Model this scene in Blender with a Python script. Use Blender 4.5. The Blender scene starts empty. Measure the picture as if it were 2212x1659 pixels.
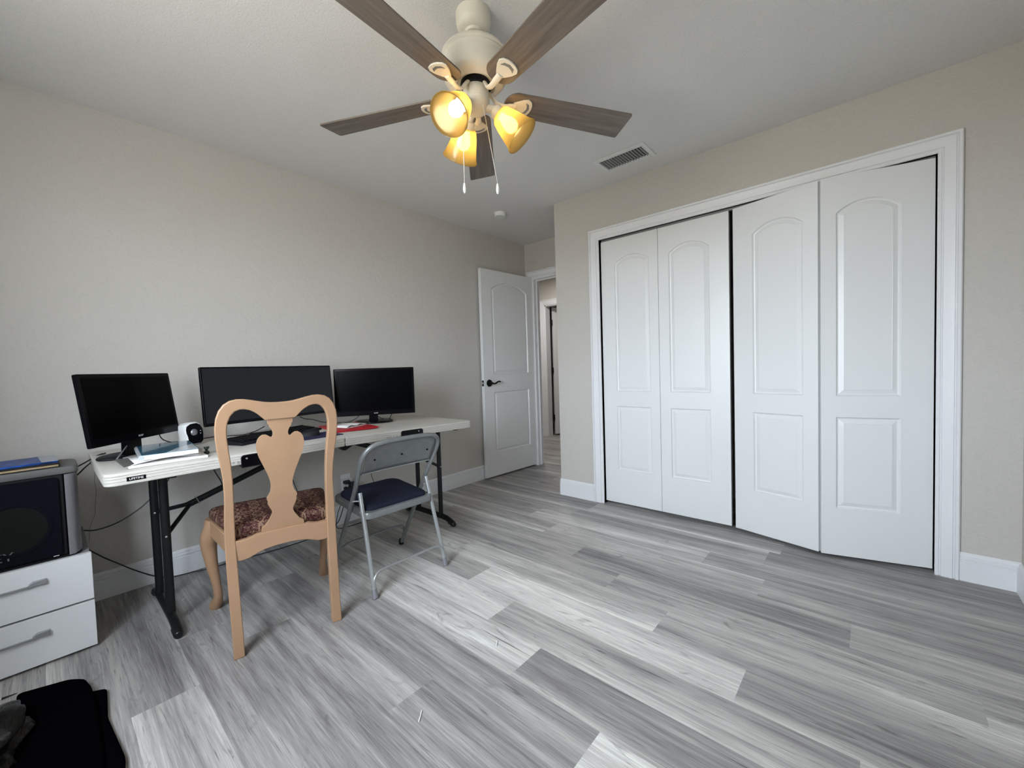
import bpy, bmesh, math, random
from mathutils import Vector, Matrix
random.seed(7)
SC = bpy.context.scene
COL = SC.collection
PI = math.pi

# ------------------------------------------------------------------ helpers
def lin(r, g, b):
    f = lambda c: (c/255/12.92) if c/255 <= .04045 else ((c/255+.055)/1.055)**2.4
    return (f(r), f(g), f(b), 1)

class G:
    """collects faces; link() makes ONE mesh object of them"""
    def __init__(s): s.v = []; s.f = []; s.sm = []
    def add(s, vs, fs, smooth=False, M=None):
        o = len(s.v)
        s.v += [tuple(M @ Vector(p)) if M else tuple(p) for p in vs]
        s.f += [[o+i for i in f] for f in fs]; s.sm += [smooth]*len(fs)
        return s
    def box(s, x0, x1, y0, y1, z0, z1, M=None):
        return s.add([(x0,y0,z0),(x1,y0,z0),(x1,y1,z0),(x0,y1,z0),(x0,y0,z1),(x1,y0,z1),(x1,y1,z1),(x0,y1,z1)],
                     [(0,3,2,1),(4,5,6,7),(0,1,5,4),(1,2,6,5),(2,3,7,6),(3,0,4,7)], M=M)
    def rings(s, rs, closed=True, cap=(True, True), smooth=True, M=None):
        n = len(rs[0]); vs = [p for r in rs for p in r]; fs = []
        for i in range(len(rs)-1):
            for j in range(n if closed else n-1):
                k = (j+1) % n
                fs.append((i*n+j, i*n+k, (i+1)*n+k, (i+1)*n+j))
        if cap[0]: fs.append(tuple(range(n-1, -1, -1)))
        if cap[1]: fs.append(tuple((len(rs)-1)*n+j for j in range(n)))
        return s.add(vs, fs, smooth, M)
    def lathe(s, prof, n=32, c=(0,0,0), M=None, cap=(True, True)):
        rs = [[(c[0]+r*math.cos(2*PI*k/n), c[1]+r*math.sin(2*PI*k/n), c[2]+z) for k in range(n)] for r, z in prof]
        return s.rings(rs, True, cap, True, M)
    def tube(s, path, r, n=10, cap=True, flat=1.0, M=None, up=None):
        P = [Vector(p) for p in path]; R = r if isinstance(r, (list, tuple)) else [r]*len(P)
        t0 = (P[1]-P[0]).normalized()
        a = Vector(up) if up else (Vector((0,0,1)) if abs(t0.z) < .9 else Vector((1,0,0)))
        u = (a - t0*a.dot(t0)).normalized(); rs = []
        for i, p in enumerate(P):
            t = ((P[min(i+1, len(P)-1)]-p).normalized() + (p-P[max(i-1, 0)]).normalized()).normalized()
            u = (u - t*u.dot(t)).normalized(); w = t.cross(u)
            rs.append([tuple(p + u*R[i]*flat*math.cos(2*PI*k/n) + w*R[i]*math.sin(2*PI*k/n)) for k in range(n)])
        return s.rings(rs, True, (cap, cap), True, M)
    def prism(s, pts, f0, f1, M=None, smooth=False):
        """pts 2D outline; f0/f1 turn (a,b) into the two 3D sides"""
        n = len(pts); vs = [f0(*p) for p in pts] + [f1(*p) for p in pts]
        fs = [tuple(range(n-1, -1, -1)), tuple(range(n, 2*n))] + [(i, (i+1) % n, n+(i+1) % n, n+i) for i in range(n)]
        return s.add(vs, fs, smooth, M)
    def ball(s, c, rx, ry, rz, n=20, m=12, M=None):
        rs = [[(c[0]+rx*math.sin(PI*i/m)*math.cos(2*PI*k/n), c[1]+ry*math.sin(PI*i/m)*math.sin(2*PI*k/n), c[2]-rz*math.cos(PI*i/m)) for k in range(n)] for i in range(1, m)]
        return s.rings(rs, True, (True, True), True, M)
    def link(s, name, mat, parent=None, bevel=0, seg=2, angle=38):
        me = bpy.data.meshes.new(name); me.from_pydata(s.v, [], s.f); me.update()
        bm = bmesh.new(); bm.from_mesh(me)
        bmesh.ops.recalc_face_normals(bm, faces=bm.faces[:]); bm.to_mesh(me); bm.free()
        me.polygons.foreach_set('use_smooth', [True]*len(me.polygons))
        me.set_sharp_from_angle(angle=math.radians(angle))
        me.materials.append(mat)
        o = bpy.data.objects.new(name, me); COL.objects.link(o)
        if parent: o.parent = parent
        if bevel:
            b = o.modifiers.new('edge', 'BEVEL'); b.width = bevel; b.segments = seg; b.limit_method = 'ANGLE'; b.angle_limit = math.radians(40); b.harden_normals = False
        return o

def tag(o, label=None, cat=None, group=None, kind=None):
    if label: o['label'] = label
    if cat: o['category'] = cat
    if group: o['group'] = group
    if kind: o['kind'] = kind
    return o
def thing(name, label, cat, loc=(0,0,0), rz=0, group=None, kind=None):
    o = bpy.data.objects.new(name, None); COL.objects.link(o)
    o.empty_display_size = .05; o.location = loc; o.rotation_euler = (0, 0, rz)
    return tag(o, label, cat, group, kind)
def lettering(name, text, size, mat, parent, M, extrude=.0004, align='CENTER', spacing=1.0):
    cu = bpy.data.curves.new('letters', 'FONT'); cu.body = text; cu.size = size; cu.extrude = extrude; cu.align_x = align; cu.align_y = 'CENTER'; cu.space_character = spacing
    t = bpy.data.objects.new('letters', cu); COL.objects.link(t)
    me = bpy.data.meshes.new_from_object(t.evaluated_get(bpy.context.evaluated_depsgraph_get()))
    bpy.data.objects.remove(t); bpy.data.curves.remove(cu)
    me.transform(M); me.materials.clear(); me.materials.append(mat); me.name = name
    o = bpy.data.objects.new(name, me); COL.objects.link(o); o.parent = parent
    return o
def frame(o, x, y):                                     # matrix with local x, y axes given, at o
    x = Vector(x).normalized(); y = Vector(y).normalized(); z = x.cross(y)
    return Matrix(((x.x,y.x,z.x,o[0]),(x.y,y.y,z.y,o[1]),(x.z,y.z,z.z,o[2]),(0,0,0,1)))
def rrect(x0, x1, y0, y1, r, n=6):
    rs = r if isinstance(r, (list, tuple)) else [r]*4; pts = []
    for (cx, cy, sx, sy, a0), q in zip(((x1,y1,-1,-1,0),(x0,y1,1,-1,90),(x0,y0,1,1,180),(x1,y0,-1,1,270)), rs):
        for k in range(n+1):
            a = math.radians(a0+90*k/n); pts.append((cx+sx*q+q*math.cos(a), cy+sy*q+q*math.sin(a)))
    return pts
def smooth_path(P, n=6):
    P = [Vector(p) for p in P]; out = []
    for i in range(len(P)-1):
        a, b, c, d = P[max(i-1,0)], P[i], P[i+1], P[min(i+2,len(P)-1)]
        for k in range(n):
            t = k/n
            out.append(.5*((2*b)+(c-a)*t+(2*a-5*b+4*c-d)*t*t+(3*b-a-3*c+d)*t**3))
    return out+[P[-1]]
def interp(x, tab):
    for (a, fa), (b, fb) in zip(tab, tab[1:]):
        if x <= b: return fa+(fb-fa)*max(0, (x-a))/(b-a)
    return tab[-1][1]

# ------------------------------------------------------------------ materials
def mat(name, color, rough=.5, metal=0, spec=.5, bump=None, emit=None, coat=0, var=None):
    """bump = (scale, strength, distance); var = (scale, amount) mottles the colour"""
    m = bpy.data.materials.new(name); m.use_nodes = True; nt = m.node_tree; N = nt.nodes; L = nt.links
    b = N['Principled BSDF']; b.inputs['Base Color'].default_value = color; b.inputs['Roughness'].default_value = rough
    b.inputs['Metallic'].default_value = metal; b.inputs['Specular IOR Level'].default_value = spec; b.inputs['Coat Weight'].default_value = coat
    tc = N.new('ShaderNodeTexCoord')
    if var:
        nz = N.new('ShaderNodeTexNoise'); nz.inputs['Scale'].default_value = var[0]; nz.inputs['Detail'].default_value = 4
        L.new(tc.outputs['Object'], nz.inputs['Vector'])
        rp = N.new('ShaderNodeValToRGB'); rp.color_ramp.elements[0].position = .3; rp.color_ramp.elements[1].position = .7
        k = var[1]; rp.color_ramp.elements[0].color = tuple(c*(1-k) for c in color[:3])+(1,); rp.color_ramp.elements[1].color = tuple(min(1, c*(1+k)) for c in color[:3])+(1,)
        L.new(nz.outputs['Fac'], rp.inputs['Fac']); L.new(rp.outputs['Color'], b.inputs['Base Color'])
    if bump:
        nz = N.new('ShaderNodeTexNoise'); nz.inputs['Scale'].default_value = bump[0]; nz.inputs['Detail'].default_value = 5; nz.inputs['Roughness'].default_value = .55
        L.new(tc.outputs['Object'], nz.inputs['Vector'])
        bp = N.new('ShaderNodeBump'); bp.inputs['Strength'].default_value = bump[1]; bp.inputs['Distance'].default_value = bump[2]
        L.new(nz.outputs['Fac'], bp.inputs['Height']); L.new(bp.outputs['Normal'], b.inputs['Normal'])
    if emit:
        b.inputs['Emission Color'].default_value = emit[0]; b.inputs['Emission Strength'].default_value = emit[1]
    return m

M_wall = mat('greige_wall_paint', (.565,.540,.500,1), .75, spec=.25, bump=(48, .8, .004), var=(90, .025))
M_ceil = mat('ceiling_texture', (.74,.73,.715,1), .9, spec=.1, bump=(150, .55, .003), var=(170, .05))
M_trim = mat('white_trim_paint', (.80,.805,.82,1), .38, bump=(60, .06, .002))
M_door = mat('white_door_paint', (.79,.80,.80,1), .36, bump=(45, .10, .002))
M_dark = mat('black_void', (.006,.006,.007,1), .9, spec=.1)
M_track = mat('track_metal', (.25,.25,.26,1), .5, .6)
M_bronze = mat('black_bronze', (.012,.011,.011,1), .35, .6)
M_plate = mat('latch_metal', (.55,.42,.36,1), .35, .8)
M_fanw = mat('fan_antique_white', (.72,.68,.58,1), .42)
M_blade = None
M_black = mat('gloss_black_plastic', (.002,.002,.003,1), .22, spec=.15)
M_screen = mat('screen_matte', (.0008,.0009,.0014,1), .25, spec=.06)
M_screen2 = mat('screen_satin', (.006,.007,.010,1), .42, spec=.4)
M_matte = mat('matte_black_plastic', (.006,.006,.0075,1), .6, spec=.25)
M_key = mat('keycap_black', (.004,.004,.005,1), .55, spec=.12)
M_tab = mat('table_plastic', (.53,.505,.46,1), .5, bump=(420, .25, .001))
M_tleg = mat('table_leg_enamel', (.006,.0075,.0085,1), .42, spec=.3)
M_cap = mat('foot_plastic', (.008,.008,.009,1), .3)
M_steel = mat('zinc_steel', (.62,.62,.64,1), .32, .9)
M_wood = mat('tan_chair_paint', (.335,.202,.118,1), .38, var=(9, .05), bump=(25, .05, .002))
M_grey = mat('grey_steel_enamel', (.21,.22,.223,1), .36, .35, var=(30, .08))
M_lgrey = mat('light_steel_tube', (.40,.415,.42,1), .3, .6)
M_blue = mat('navy_fabric', (.012,.015,.030,1), .85, spec=.2, bump=(700, .5, .001), var=(300, .3))
M_cab = mat('white_laminate', (.70,.71,.72,1), .4, bump=(200, .04, .001))
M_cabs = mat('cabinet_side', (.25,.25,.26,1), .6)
M_hand = mat('brushed_grey_metal', (.34,.35,.36,1), .4, .5)
M_silver = mat('silver_plastic', (.27,.27,.295,1), .38, .5)
M_capg = mat('grey_rubber_cap', (.10,.098,.093,1), .6)
M_grille = mat('speaker_grille', (.0035,.0045,.0075,1), .75, spec=.05)
M_cone = mat('speaker_cone', (.0065,.007,.0065,1), .75, spec=.1)
M_white = mat('white_plastic', (.74,.74,.73,1), .4)
M_vent = mat('vent_grey', (.42,.42,.42,1), .5)
M_paper = mat('paper', (.74,.73,.71,1), .7)
M_teal = mat('teal_cover', (.018,.10,.17,1), .25, coat=.5)
M_bluec = mat('blue_cover', (.012,.055,.25,1), .35, spec=.2, var=(28, .7))
M_tan = mat('tan_board', (.40,.29,.16,1), .6)
M_red = mat('red_folder', (.50,.012,.02,1), .35)
M_navy = mat('navy_pad', (.013,.014,.055,1), .7)
M_clear = mat('clear_film', (.45,.48,.5,1), .15)
M_cloth = mat('black_cloth', (.0016,.0016,.0024,1), 1, spec=.0, bump=(260, .6, .002))
M_cord = mat('black_cord', (.007,.007,.008,1), .5)
M_thin = mat('grey_cord', (.22,.21,.20,1), .6)
M_green = mat('dark_green_plastic', (.012,.02,.013,1), .35)
M_scrap = mat('white_scrap', (.85,.85,.86,1), .5)
M_ink = mat('grey_print', (.30,.30,.30,1), .6)
M_logo = mat('logo_silver', (.5,.5,.52,1), .4)

def bag_mat():
    m = mat('black_bag_plastic', (.006,.0052,.0045,1), .34, spec=.3)
    nt = m.node_tree; N = nt.nodes; L = nt.links; b = N['Principled BSDF']
    tc = N.new('ShaderNodeTexCoord'); mp = N.new('ShaderNodeMapping'); mp.inputs['Scale'].default_value = (30, 9, 20); mp.inputs['Rotation'].default_value = (0, 0, -.6)
    nz = N.new('ShaderNodeTexNoise'); nz.inputs['Scale'].default_value = 1.6; nz.inputs['Detail'].default_value = 6; nz.inputs['Distortion'].default_value = 1.2
    bp = N.new('ShaderNodeBump'); bp.inputs['Strength'].default_value = .8; bp.inputs['Distance'].default_value = .009
    L.new(tc.outputs['Object'], mp.inputs['Vector']); L.new(mp.outputs['Vector'], nz.inputs['Vector']); L.new(nz.outputs['Fac'], bp.inputs['Height']); L.new(bp.outputs['Normal'], b.inputs['Normal'])
    return m
M_bag = bag_mat()

def blade_mat():
    m = mat('walnut_blade', (.10,.075,.058,1), .5); nt = m.node_tree; N = nt.nodes; L = nt.links; b = N['Principled BSDF']
    tc = N.new('ShaderNodeTexCoord'); mp = N.new('ShaderNodeMapping'); mp.inputs['Scale'].default_value = (2.5, 40, 40)
    nz = N.new('ShaderNodeTexNoise'); nz.inputs['Scale'].default_value = 1.5; nz.inputs['Detail'].default_value = 5
    rp = N.new('ShaderNodeValToRGB'); rp.color_ramp.elements[0].color = (.125,.100,.082,1); rp.color_ramp.elements[1].color = (.205,.170,.142,1)
    rp.color_ramp.elements[0].position = .35; rp.color_ramp.elements[1].position = .68
    L.new(tc.outputs['Object'], mp.inputs['Vector']); L.new(mp.outputs['Vector'], nz.inputs['Vector']); L.new(nz.outputs['Fac'], rp.inputs['Fac']); L.new(rp.outputs['Color'], b.inputs['Base Color'])
    return m
M_blade = blade_mat()

def shade_mat():
    m = bpy.data.materials.new('amber_frosted_glass'); m.use_nodes = True; nt = m.node_tree; N = nt.nodes; L = nt.links
    for n in list(N): N.remove(n)
    out = N.new('ShaderNodeOutputMaterial'); tr = N.new('ShaderNodeBsdfTranslucent'); df = N.new('ShaderNodeBsdfDiffuse'); gl = N.new('ShaderNodeBsdfGlossy'); m1 = N.new('ShaderNodeMixShader'); m2 = N.new('ShaderNodeMixShader')
    tr.inputs['Color'].default_value = (.76,.59,.25,1); df.inputs['Color'].default_value = (.24,.18,.07,1); gl.inputs['Roughness'].default_value = .25
    m1.inputs['Fac'].default_value = .45; m2.inputs['Fac'].default_value = .05
    L.new(tr.outputs[0], m1.inputs[1]); L.new(df.outputs[0], m1.inputs[2]); rf_ = N.new('ShaderNodeBsdfRefraction'); rf_.inputs['Color'].default_value = (1,.88,.58,1); rf_.inputs['Roughness'].default_value = .42; rf_.inputs['IOR'].default_value = 1.10
    m3 = N.new('ShaderNodeMixShader'); m3.inputs['Fac'].default_value = .34; L.new(m1.outputs[0], m3.inputs[1]); L.new(rf_.outputs[0], m3.inputs[2])
    L.new(m3.outputs[0], m2.inputs[1]); L.new(gl.outputs[0], m2.inputs[2]); L.new(m2.outputs[0], out.inputs['Surface'])
    return m
M_shade = shade_mat()
M_bulb = mat('warm_bulb', (1,1,1,1), .5, emit=((1,.80,.48,1), 24))

def damask_mat():
    m = mat('burgundy_damask', (.05,.006,.012,1), .75, spec=.2); nt = m.node_tree; N = nt.nodes; L = nt.links; b = N['Principled BSDF']
    def math_(op, a, c=None, v=None):
        n = N.new('ShaderNodeMath'); n.operation = op; L.new(a, n.inputs[0])
        if c is not None: L.new(c, n.inputs[1])
        if v is not None: n.inputs[1].default_value = v
        return n.outputs[0]
    tc = N.new('ShaderNodeTexCoord'); sp = N.new('ShaderNodeSeparateXYZ'); L.new(tc.outputs['Object'], sp.inputs[0]); x, y = sp.outputs['X'], sp.outputs['Y']
    # ogee lattice: x offset by a sine of y, two mirrored families of bands
    sn = math_('MULTIPLY', math_('SINE', math_('MULTIPLY', y, v=2*PI/.125)), v=.018)
    def band(sign):
        xx = math_('ADD', x, math_('MULTIPLY', sn, v=sign))
        w = math_('ABSOLUTE', math_('SINE', math_('MULTIPLY', xx, v=PI/.080)))
        return math_('LESS_THAN', w, v=.13)
    lat = math_('MAXIMUM', band(1), band(-1))
    vo = N.new('ShaderNodeTexVoronoi'); vo.feature = 'DISTANCE_TO_EDGE'; vo.inputs['Scale'].default_value = 75
    nz = N.new('ShaderNodeTexNoise'); nz.inputs['Scale'].default_value = 40; nz.inputs['Detail'].default_value = 2
    mx = N.new('ShaderNodeMix'); mx.data_type = 'VECTOR'; mx.inputs['Factor'].default_value = .03
    L.new(tc.outputs['Object'], mx.inputs[4]); L.new(nz.outputs['Color'], mx.inputs[5]); L.new(mx.outputs[1], vo.inputs['Vector'])
    petals = math_('GREATER_THAN', vo.outputs['Distance'], v=.16)
    v2 = N.new('ShaderNodeTexVoronoi'); v2.feature = 'F1'; v2.inputs['Scale'].default_value = 75; L.new(mx.outputs[1], v2.inputs['Vector'])
    hole = math_('GREATER_THAN', v2.outputs['Distance'], v=.16)
    leafy = math_('MULTIPLY', petals, hole)
    pat = math_('MAXIMUM', lat, leafy)
    mc = N.new('ShaderNodeMix'); mc.data_type = 'RGBA'; mc.inputs[6].default_value = (.030,.0025,.006,1); mc.inputs[7].default_value = (.185,.115,.075,1)
    L.new(pat, mc.inputs['Factor']); L.new(mc.outputs[2], b.inputs['Base Color'])
    return m
M_damask = damask_mat()

def floor_mat():
    m = mat('grey_vinyl_plank', (.3,.3,.3,1), .42, spec=.4); nt = m.node_tree; N = nt.nodes; L = nt.links; b = N['Principled BSDF']
    uv = N.new('ShaderNodeUVMap'); uv.uv_map = 'plank_uv'; at = N.new('ShaderNodeAttribute'); at.attribute_name = 'plank_tone'
    su = N.new('ShaderNodeSeparateXYZ'); L.new(uv.outputs[0], su.inputs[0]); sa = N.new('ShaderNodeSeparateColor'); L.new(at.outputs['Color'], sa.inputs[0])
    def M(op, a, c):
        n = N.new('ShaderNodeMath'); n.operation = op
        for i, q in enumerate((a, c)):
            if isinstance(q, (int, float)): n.inputs[i].default_value = q
            else: L.new(q, n.inputs[i])
        return n.outputs[0]
    sd = M('MULTIPLY', sa.outputs[1], 61.0)
    def noise(sx, sy, detail, dist=0, rough=.5):
        c = N.new('ShaderNodeCombineXYZ'); L.new(M('MULTIPLY', su.outputs[0], sx), c.inputs[0]); L.new(M('MULTIPLY', su.outputs[1], sy), c.inputs[1]); L.new(sd, c.inputs[2])
        n = N.new('ShaderNodeTexNoise'); n.inputs['Scale'].default_value = 1; n.inputs['Detail'].default_value = detail; n.inputs['Distortion'].default_value = dist; n.inputs['Roughness'].default_value = rough
        L.new(c.outputs[0], n.inputs['Vector']); return n.outputs['Fac']
    def ramp(a, p0, p1):
        n = N.new('ShaderNodeMapRange'); n.inputs[1].default_value = p0; n.inputs[2].default_value = p1; L.new(a, n.inputs[0]); return n.outputs[0]
    broad = noise(15, 1.1, 3, .5); streak = noise(62, 1.9, 5, .7); fine = noise(330, 9, 4); crack = noise(85, 3.6, 5, 1.0, .6); smoke = noise(17, 4.5, 6, 2.2)
    t = M('ADD', M('MULTIPLY', sa.outputs[0], .85), M('MULTIPLY', M('SUBTRACT', broad, .5), .85))
    t = M('ADD', t, M('MULTIPLY', M('SUBTRACT', streak, .5), .56)); t = M('ADD', t, M('MULTIPLY', M('SUBTRACT', fine, .5), .55))
    t = M('ADD', t, M('MULTIPLY', sa.outputs[2], M('MULTIPLY', ramp(su.outputs[0], .13, .18), .28)))   # pale sapwood edge on some planks
    cr = N.new('ShaderNodeValToRGB'); e = cr.color_ramp.elements; e[0].position = 0; e[0].color = lin(102,99,99); e[1].position = .95; e[1].color = lin(238,237,231)
    for p, c in ((.25, lin(140,137,136)), (.5, lin(175,172,168)), (.72, lin(207,205,200))):
        k = e.new(p); k.color = c
    L.new(t, cr.inputs['Fac'])
    dk = M('MAXIMUM', M('MULTIPLY', ramp(crack, .60, .70), .70), M('MULTIPLY', ramp(smoke, .62, .80), .65))
    mx = N.new('ShaderNodeMix'); mx.data_type = 'RGBA'; mx.inputs[7].default_value = lin(78,74,74); L.new(dk, mx.inputs['Factor']); L.new(cr.outputs['Color'], mx.inputs[6])
    L.new(mx.outputs[2], b.inputs['Base Color'])
    bp = N.new('ShaderNodeBump'); bp.inputs['Strength'].default_value = .15; bp.inputs['Distance'].default_value = .001; L.new(streak, bp.inputs['Height']); L.new(bp.outputs['Normal'], b.inputs['Normal'])
    return m
M_floor = floor_mat()

# ------------------------------------------------------------------ the room
H = 2.44
YA, XB, YC, XC, YR, XD = 2.91, 2.881, 2.005, 3.589, -.506, -.60       # desk wall, closet wall, its corner, doorway wall, right wall, window wall
HX, HY0, HY1 = 5.19, 1.0, 5.0                                      # hallway
def struct(name, g, m, parent=None, label=None, bevel=0):
    o = g.link(name, m, parent, bevel=bevel, angle=14)
    if not parent: tag(o, label, None, None, 'structure')
    return o

def make_floor():
    x0, w = .315, .1815; Y0, Y1 = -.75, 5.1
    known = {-1: [(1.803)], 0: [2.18], 3: [.61], 4: [.97], 5: [1.26], 6: [.336, 1.578], 7: [.676], 8: [-.256, .99], 9: [.066, 1.306], 10: [.404, 1.645], 11: [.703, 1.92], 12: [.443]}
    tones = {-1: {0: .50, 1: .30}, 0: {0: .30, 1: .34}, 1: {}, 2: {}, 3: {0: .80, 1: .42}, 4: {0: .34, 1: .72}, 5: {0: .50, 1: .80}, 6: {0: .26, 1: .86, 2: .5}, 7: {0: .52, 1: .70},
             8: {0: .45, 1: .52, 2: .44}, 9: {0: .52, 1: .30, 2: .5}, 10: {0: .45, 1: .62, 2: .52}, 11: {0: .45, 1: .70, 2: .45}, 12: {0: .35, 1: .42}}
    vs, fs, tone, uvs = [], [], [], []
    rnd = random.Random(11)
    for k in range(-6, 34):
        a, b = x0+k*w, x0+(k+1)*w; js = known.get(k, []); js = list(js) if isinstance(js, list) else [js]
        base = js[0] if js else rnd.uniform(0, 1.24)
        s = sorted(js) if js else [base]
        while s[0] > Y0: s.insert(0, s[0]-1.235)
        while s[-1] < Y1: s.append(s[-1]+1.235)
        s = [max(Y0, min(Y1, q)) for q in s]
        for j, (p, q) in enumerate(zip(s, s[1:])):
            if q-p < 1e-6: continue
            vis = tones.get(k, {}); idx = sum(1 for q2 in js if q2 <= p+1e-6)
            tn = vis.get(idx, rnd.uniform(.32, .6)) if js else rnd.uniform(.28, .46)
            n = len(vs); vs += [(a,p,0),(b,p,0),(b,q,0),(a,q,0)]; fs.append((n,n+1,n+2,n+3))
            sd = rnd.random(); fl = rnd.random() < .5; al = rnd.choice((0, .6, 1))
            tone.append((tn, sd, al)); uvs.append([(w-.0 if fl else 0, p), (0 if fl else w, p), (0 if fl else w, q), (w if fl else 0, q)])
    n = len(vs); XA, XE = x0-6*w, x0+34*w
    vs += [(XA,Y0,-.06),(XE,Y0,-.06),(XE,Y1,-.06),(XA,Y1,-.06)]; fs.append((n+3,n+2,n+1,n)); tone.append((.5,.5,0)); uvs.append([(0,0)]*4)
    me = bpy.data.meshes.new('floor'); me.from_pydata(vs, [], fs); me.update()
    ca = me.color_attributes.new('plank_tone', 'FLOAT_COLOR', 'CORNER'); ul = me.uv_layers.new(name='plank_uv')
    for p in me.polygons:
        for c, li in enumerate(p.loop_indices):
            ca.data[li].color = (*tone[p.index], 1); ul.data[li].uv = uvs[p.index][c]
    me.materials.append(M_floor); o = bpy.data.objects.new('floor', me); COL.objects.link(o)
    tag(o, 'grey wood-look plank floor', None, None, 'structure')
make_floor()
struct('ceiling', G().box(XD-.12, HX+1.3, YR-.12, HY1+.1, H, H+.1), M_ceil, label='white textured ceiling')
struct('wall_left', G().box(XD-.12, XC, YA, YA+.11, -.05, H), M_wall, label='long greige wall behind the desk')
struct('wall_right', G().box(XD-.12, XC+.1, YR-.11, YR, -.05, H), M_wall, label='greige wall at the right edge')
# closet wall with its opening
CL, CR, CT = 1.5956, -.2294, 2.055
g = G(); t = .11
g.box(XB, XB+t, CL, YC, -.05, H); g.box(XB, XB+t, YR, CR, -.05, H); g.box(XB, XB+t, CR, CL, CT, H)
struct('wall_far', g, M_wall, label='greige wall around the closet doors')
struct('wall_alcove', G().box(XB+t, XC+.1, YC-.11, YC, -.05, H), M_wall, label='side wall of the door alcove')
struct('wall_closet', G().box(XC-.02, XC+.08, YR, YC-.11, -.05, H), M_wall, label='back wall inside the closet')
# doorway wall
DL, DR, DT = 2.815, 2.045, 2.065
g = G(); g.box(XC, XC+.1, DL, HY1, -.05, H); g.box(XC, XC+.1, DR-.04, DR, -.05, H); g.box(XC, XC+.1, DR, DL, DT, H)
struct('wall_doorway', g, M_wall, label='greige wall above the open doorway')
# hallway beyond
FL, FR, FT = 3.84, 3.03, 2.04
g = G(); g.box(HX, HX+.11, FL, HY1, -.05, H); g.box(HX, HX+.11, HY0, FR, -.05, H); g.box(HX, HX+.11, FR, FL, FT, H)
struct('wall_hall', g, M_wall, label='hallway wall with a second white door')
g = G(); g.box(XC, HX+.11, HY1, HY1+.1, -.05, H); g.box(XC+.1, HX+.11, HY0-.1, HY0, -.05, H); g.box(XC, XC+.1, HY0, YC-.11, -.05, H)
struct('wall_hall_end', g, M_wall)
g = G(); g.box(HX+1.2, HX+1.3, 2.4, 4.6, -.05, H); g.box(HX+.11, HX+1.3, 4.5, 4.6, -.05, H); g.box(HX+.11, HX+1.3, 2.4, 2.5, -.05, H)
struct('wall_room_beyond', g, M_wall)
# window wall behind the camera, daylight comes through it
WY0, WY1, WZ0, WZ1 = .50, 1.58, .82, 2.14
g = G(); g.box(XD-.12, XD, YR, WY0, -.05, H); g.box(XD-.12, XD, WY1, YA, -.05, H); g.box(XD-.12, XD, WY0, WY1, -.05, WZ0); g.box(XD-.12, XD, WY0, WY1, WZ1, H)
struct('wall_near', g, M_wall)
win = tag(thing('window_1', 'white framed window in the near wall', None, (XD-.06, 0, 0)), kind='structure')
g = G(); d = .03
for y in (WY0, (WY0+WY1)/2-.02, WY1-.04): g.box(-d, d, y, y+.04, WZ0, WZ1)
for z in (WZ0, (WZ0+WZ1)/2-.02, WZ1-.04): g.box(-d, d, WY0, WY1, z, z+.04)
g.link('window_frame', M_trim, win); G().box(-.06, .11, WY0-.03, WY1+.03, WZ0-.03, WZ0).link('window_sill', M_trim, win, bevel=.004)

# baseboards and casings -------------------------------------------------
BB = [(0,0),(.0155,0),(.0155,.096),(.0105,.0975),(.0105,.100),(.0145,.104),(.0145,.112),(.009,.1135),(.009,.116),(.011,.121),(.0095,.130),(.005,.1355),(0,.1355)]
def sweep(g, path, prof, left=True):
    """path: 2D polyline on the floor; profile offset goes to the left of travel"""
    P = [Vector(p) for p in path]; rings = []
    for i, p in enumerate(P):
        ds = []
        if i > 0: ds.append((p-P[i-1]).normalized())
        if i < len(P)-1: ds.append((P[i+1]-p).normalized())
        ns = [Vector((-d.y, d.x)) for d in ds]
        n = ns[0] if len(ns) == 1 else (ns[0]+ns[1])/(1+ns[0].dot(ns[1]))
        rings.append([(p.x+n.x*o, p.y+n.y*o, z) for o, z in prof])
    g.rings(rings, True, (True, True), False)
    return g
CW = .085
def board(name, path, label): struct(name, sweep(G(), path, BB), M_trim, label=label)
board('baseboard_left', [(XC, YA), (XD, YA)], 'white baseboard along the desk wall')
board('baseboard_far', [(XB, CL+CW), (XB, YC)], 'white baseboard left of the closet')
board('baseboard_alcove', [(XB, YC), (XC-.02, YC)][::1], 'white baseboard at the alcove corner')
board('baseboard_right', [(XB, YR), (XB, CR-CW)], 'white baseboard right of the closet')
board('baseboard_side', [(XD, YR), (XB-.014, YR)], 'white baseboard on the right wall')
board('baseboard_hall', [(HX, FL+CW), (HX, HY1)], 'white baseboard in the hallway')
CAS = [(0,0),(0,.009),(.004,.012),(.013,.012),(.015,.007),(.018,.007),(.022,.0135),(.045,.0155),(.060,.0175),(.062,.011),(.066,.011),(.070,.0195),(.080,.019),(.085,.013),(.085,0)]
def casing(g, f, u0, u1, zt, prof=CAS):
    rs = [[f(u0-d, 0, t), f(u0-d, zt+d, t), f(u1+d, zt+d, t), f(u1+d, 0, t)] for d, t in prof]
    for a, b in zip(rs, rs[1:]):
        for k in range(3): g.add([a[k], a[k+1], b[k+1], b[k]], [(0,1,2,3)])
    return g
g = casing(G(), lambda u, z, t: (XB-t, u, z), CR, CL, 2.0513)
struct('trim_1', g, M_trim, label='white moulded casing around the closet opening')
g = G(); g.box(XB, XB+t, CL, CL+.012, 0, CT); g.box(XB, XB+t, CR-.012, CR, 0, CT); g.box(XB, XB+t, CR, CL, CT, CT+.012)
struct('trim_2', g, M_trim, label='white jamb lining of the closet opening')
struct('trim_3', G().box(XB+.028, XB+.060, CR+.005, CL-.005, CT-.016, CT), M_track, label='metal track over the closet doors')
g = casing(G(), lambda u, z, t: (XC-t, u, z), DR+.005, DL-.005, DT-.005, [(d*.9, t) for d, t in CAS])
g2 = G()
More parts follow.
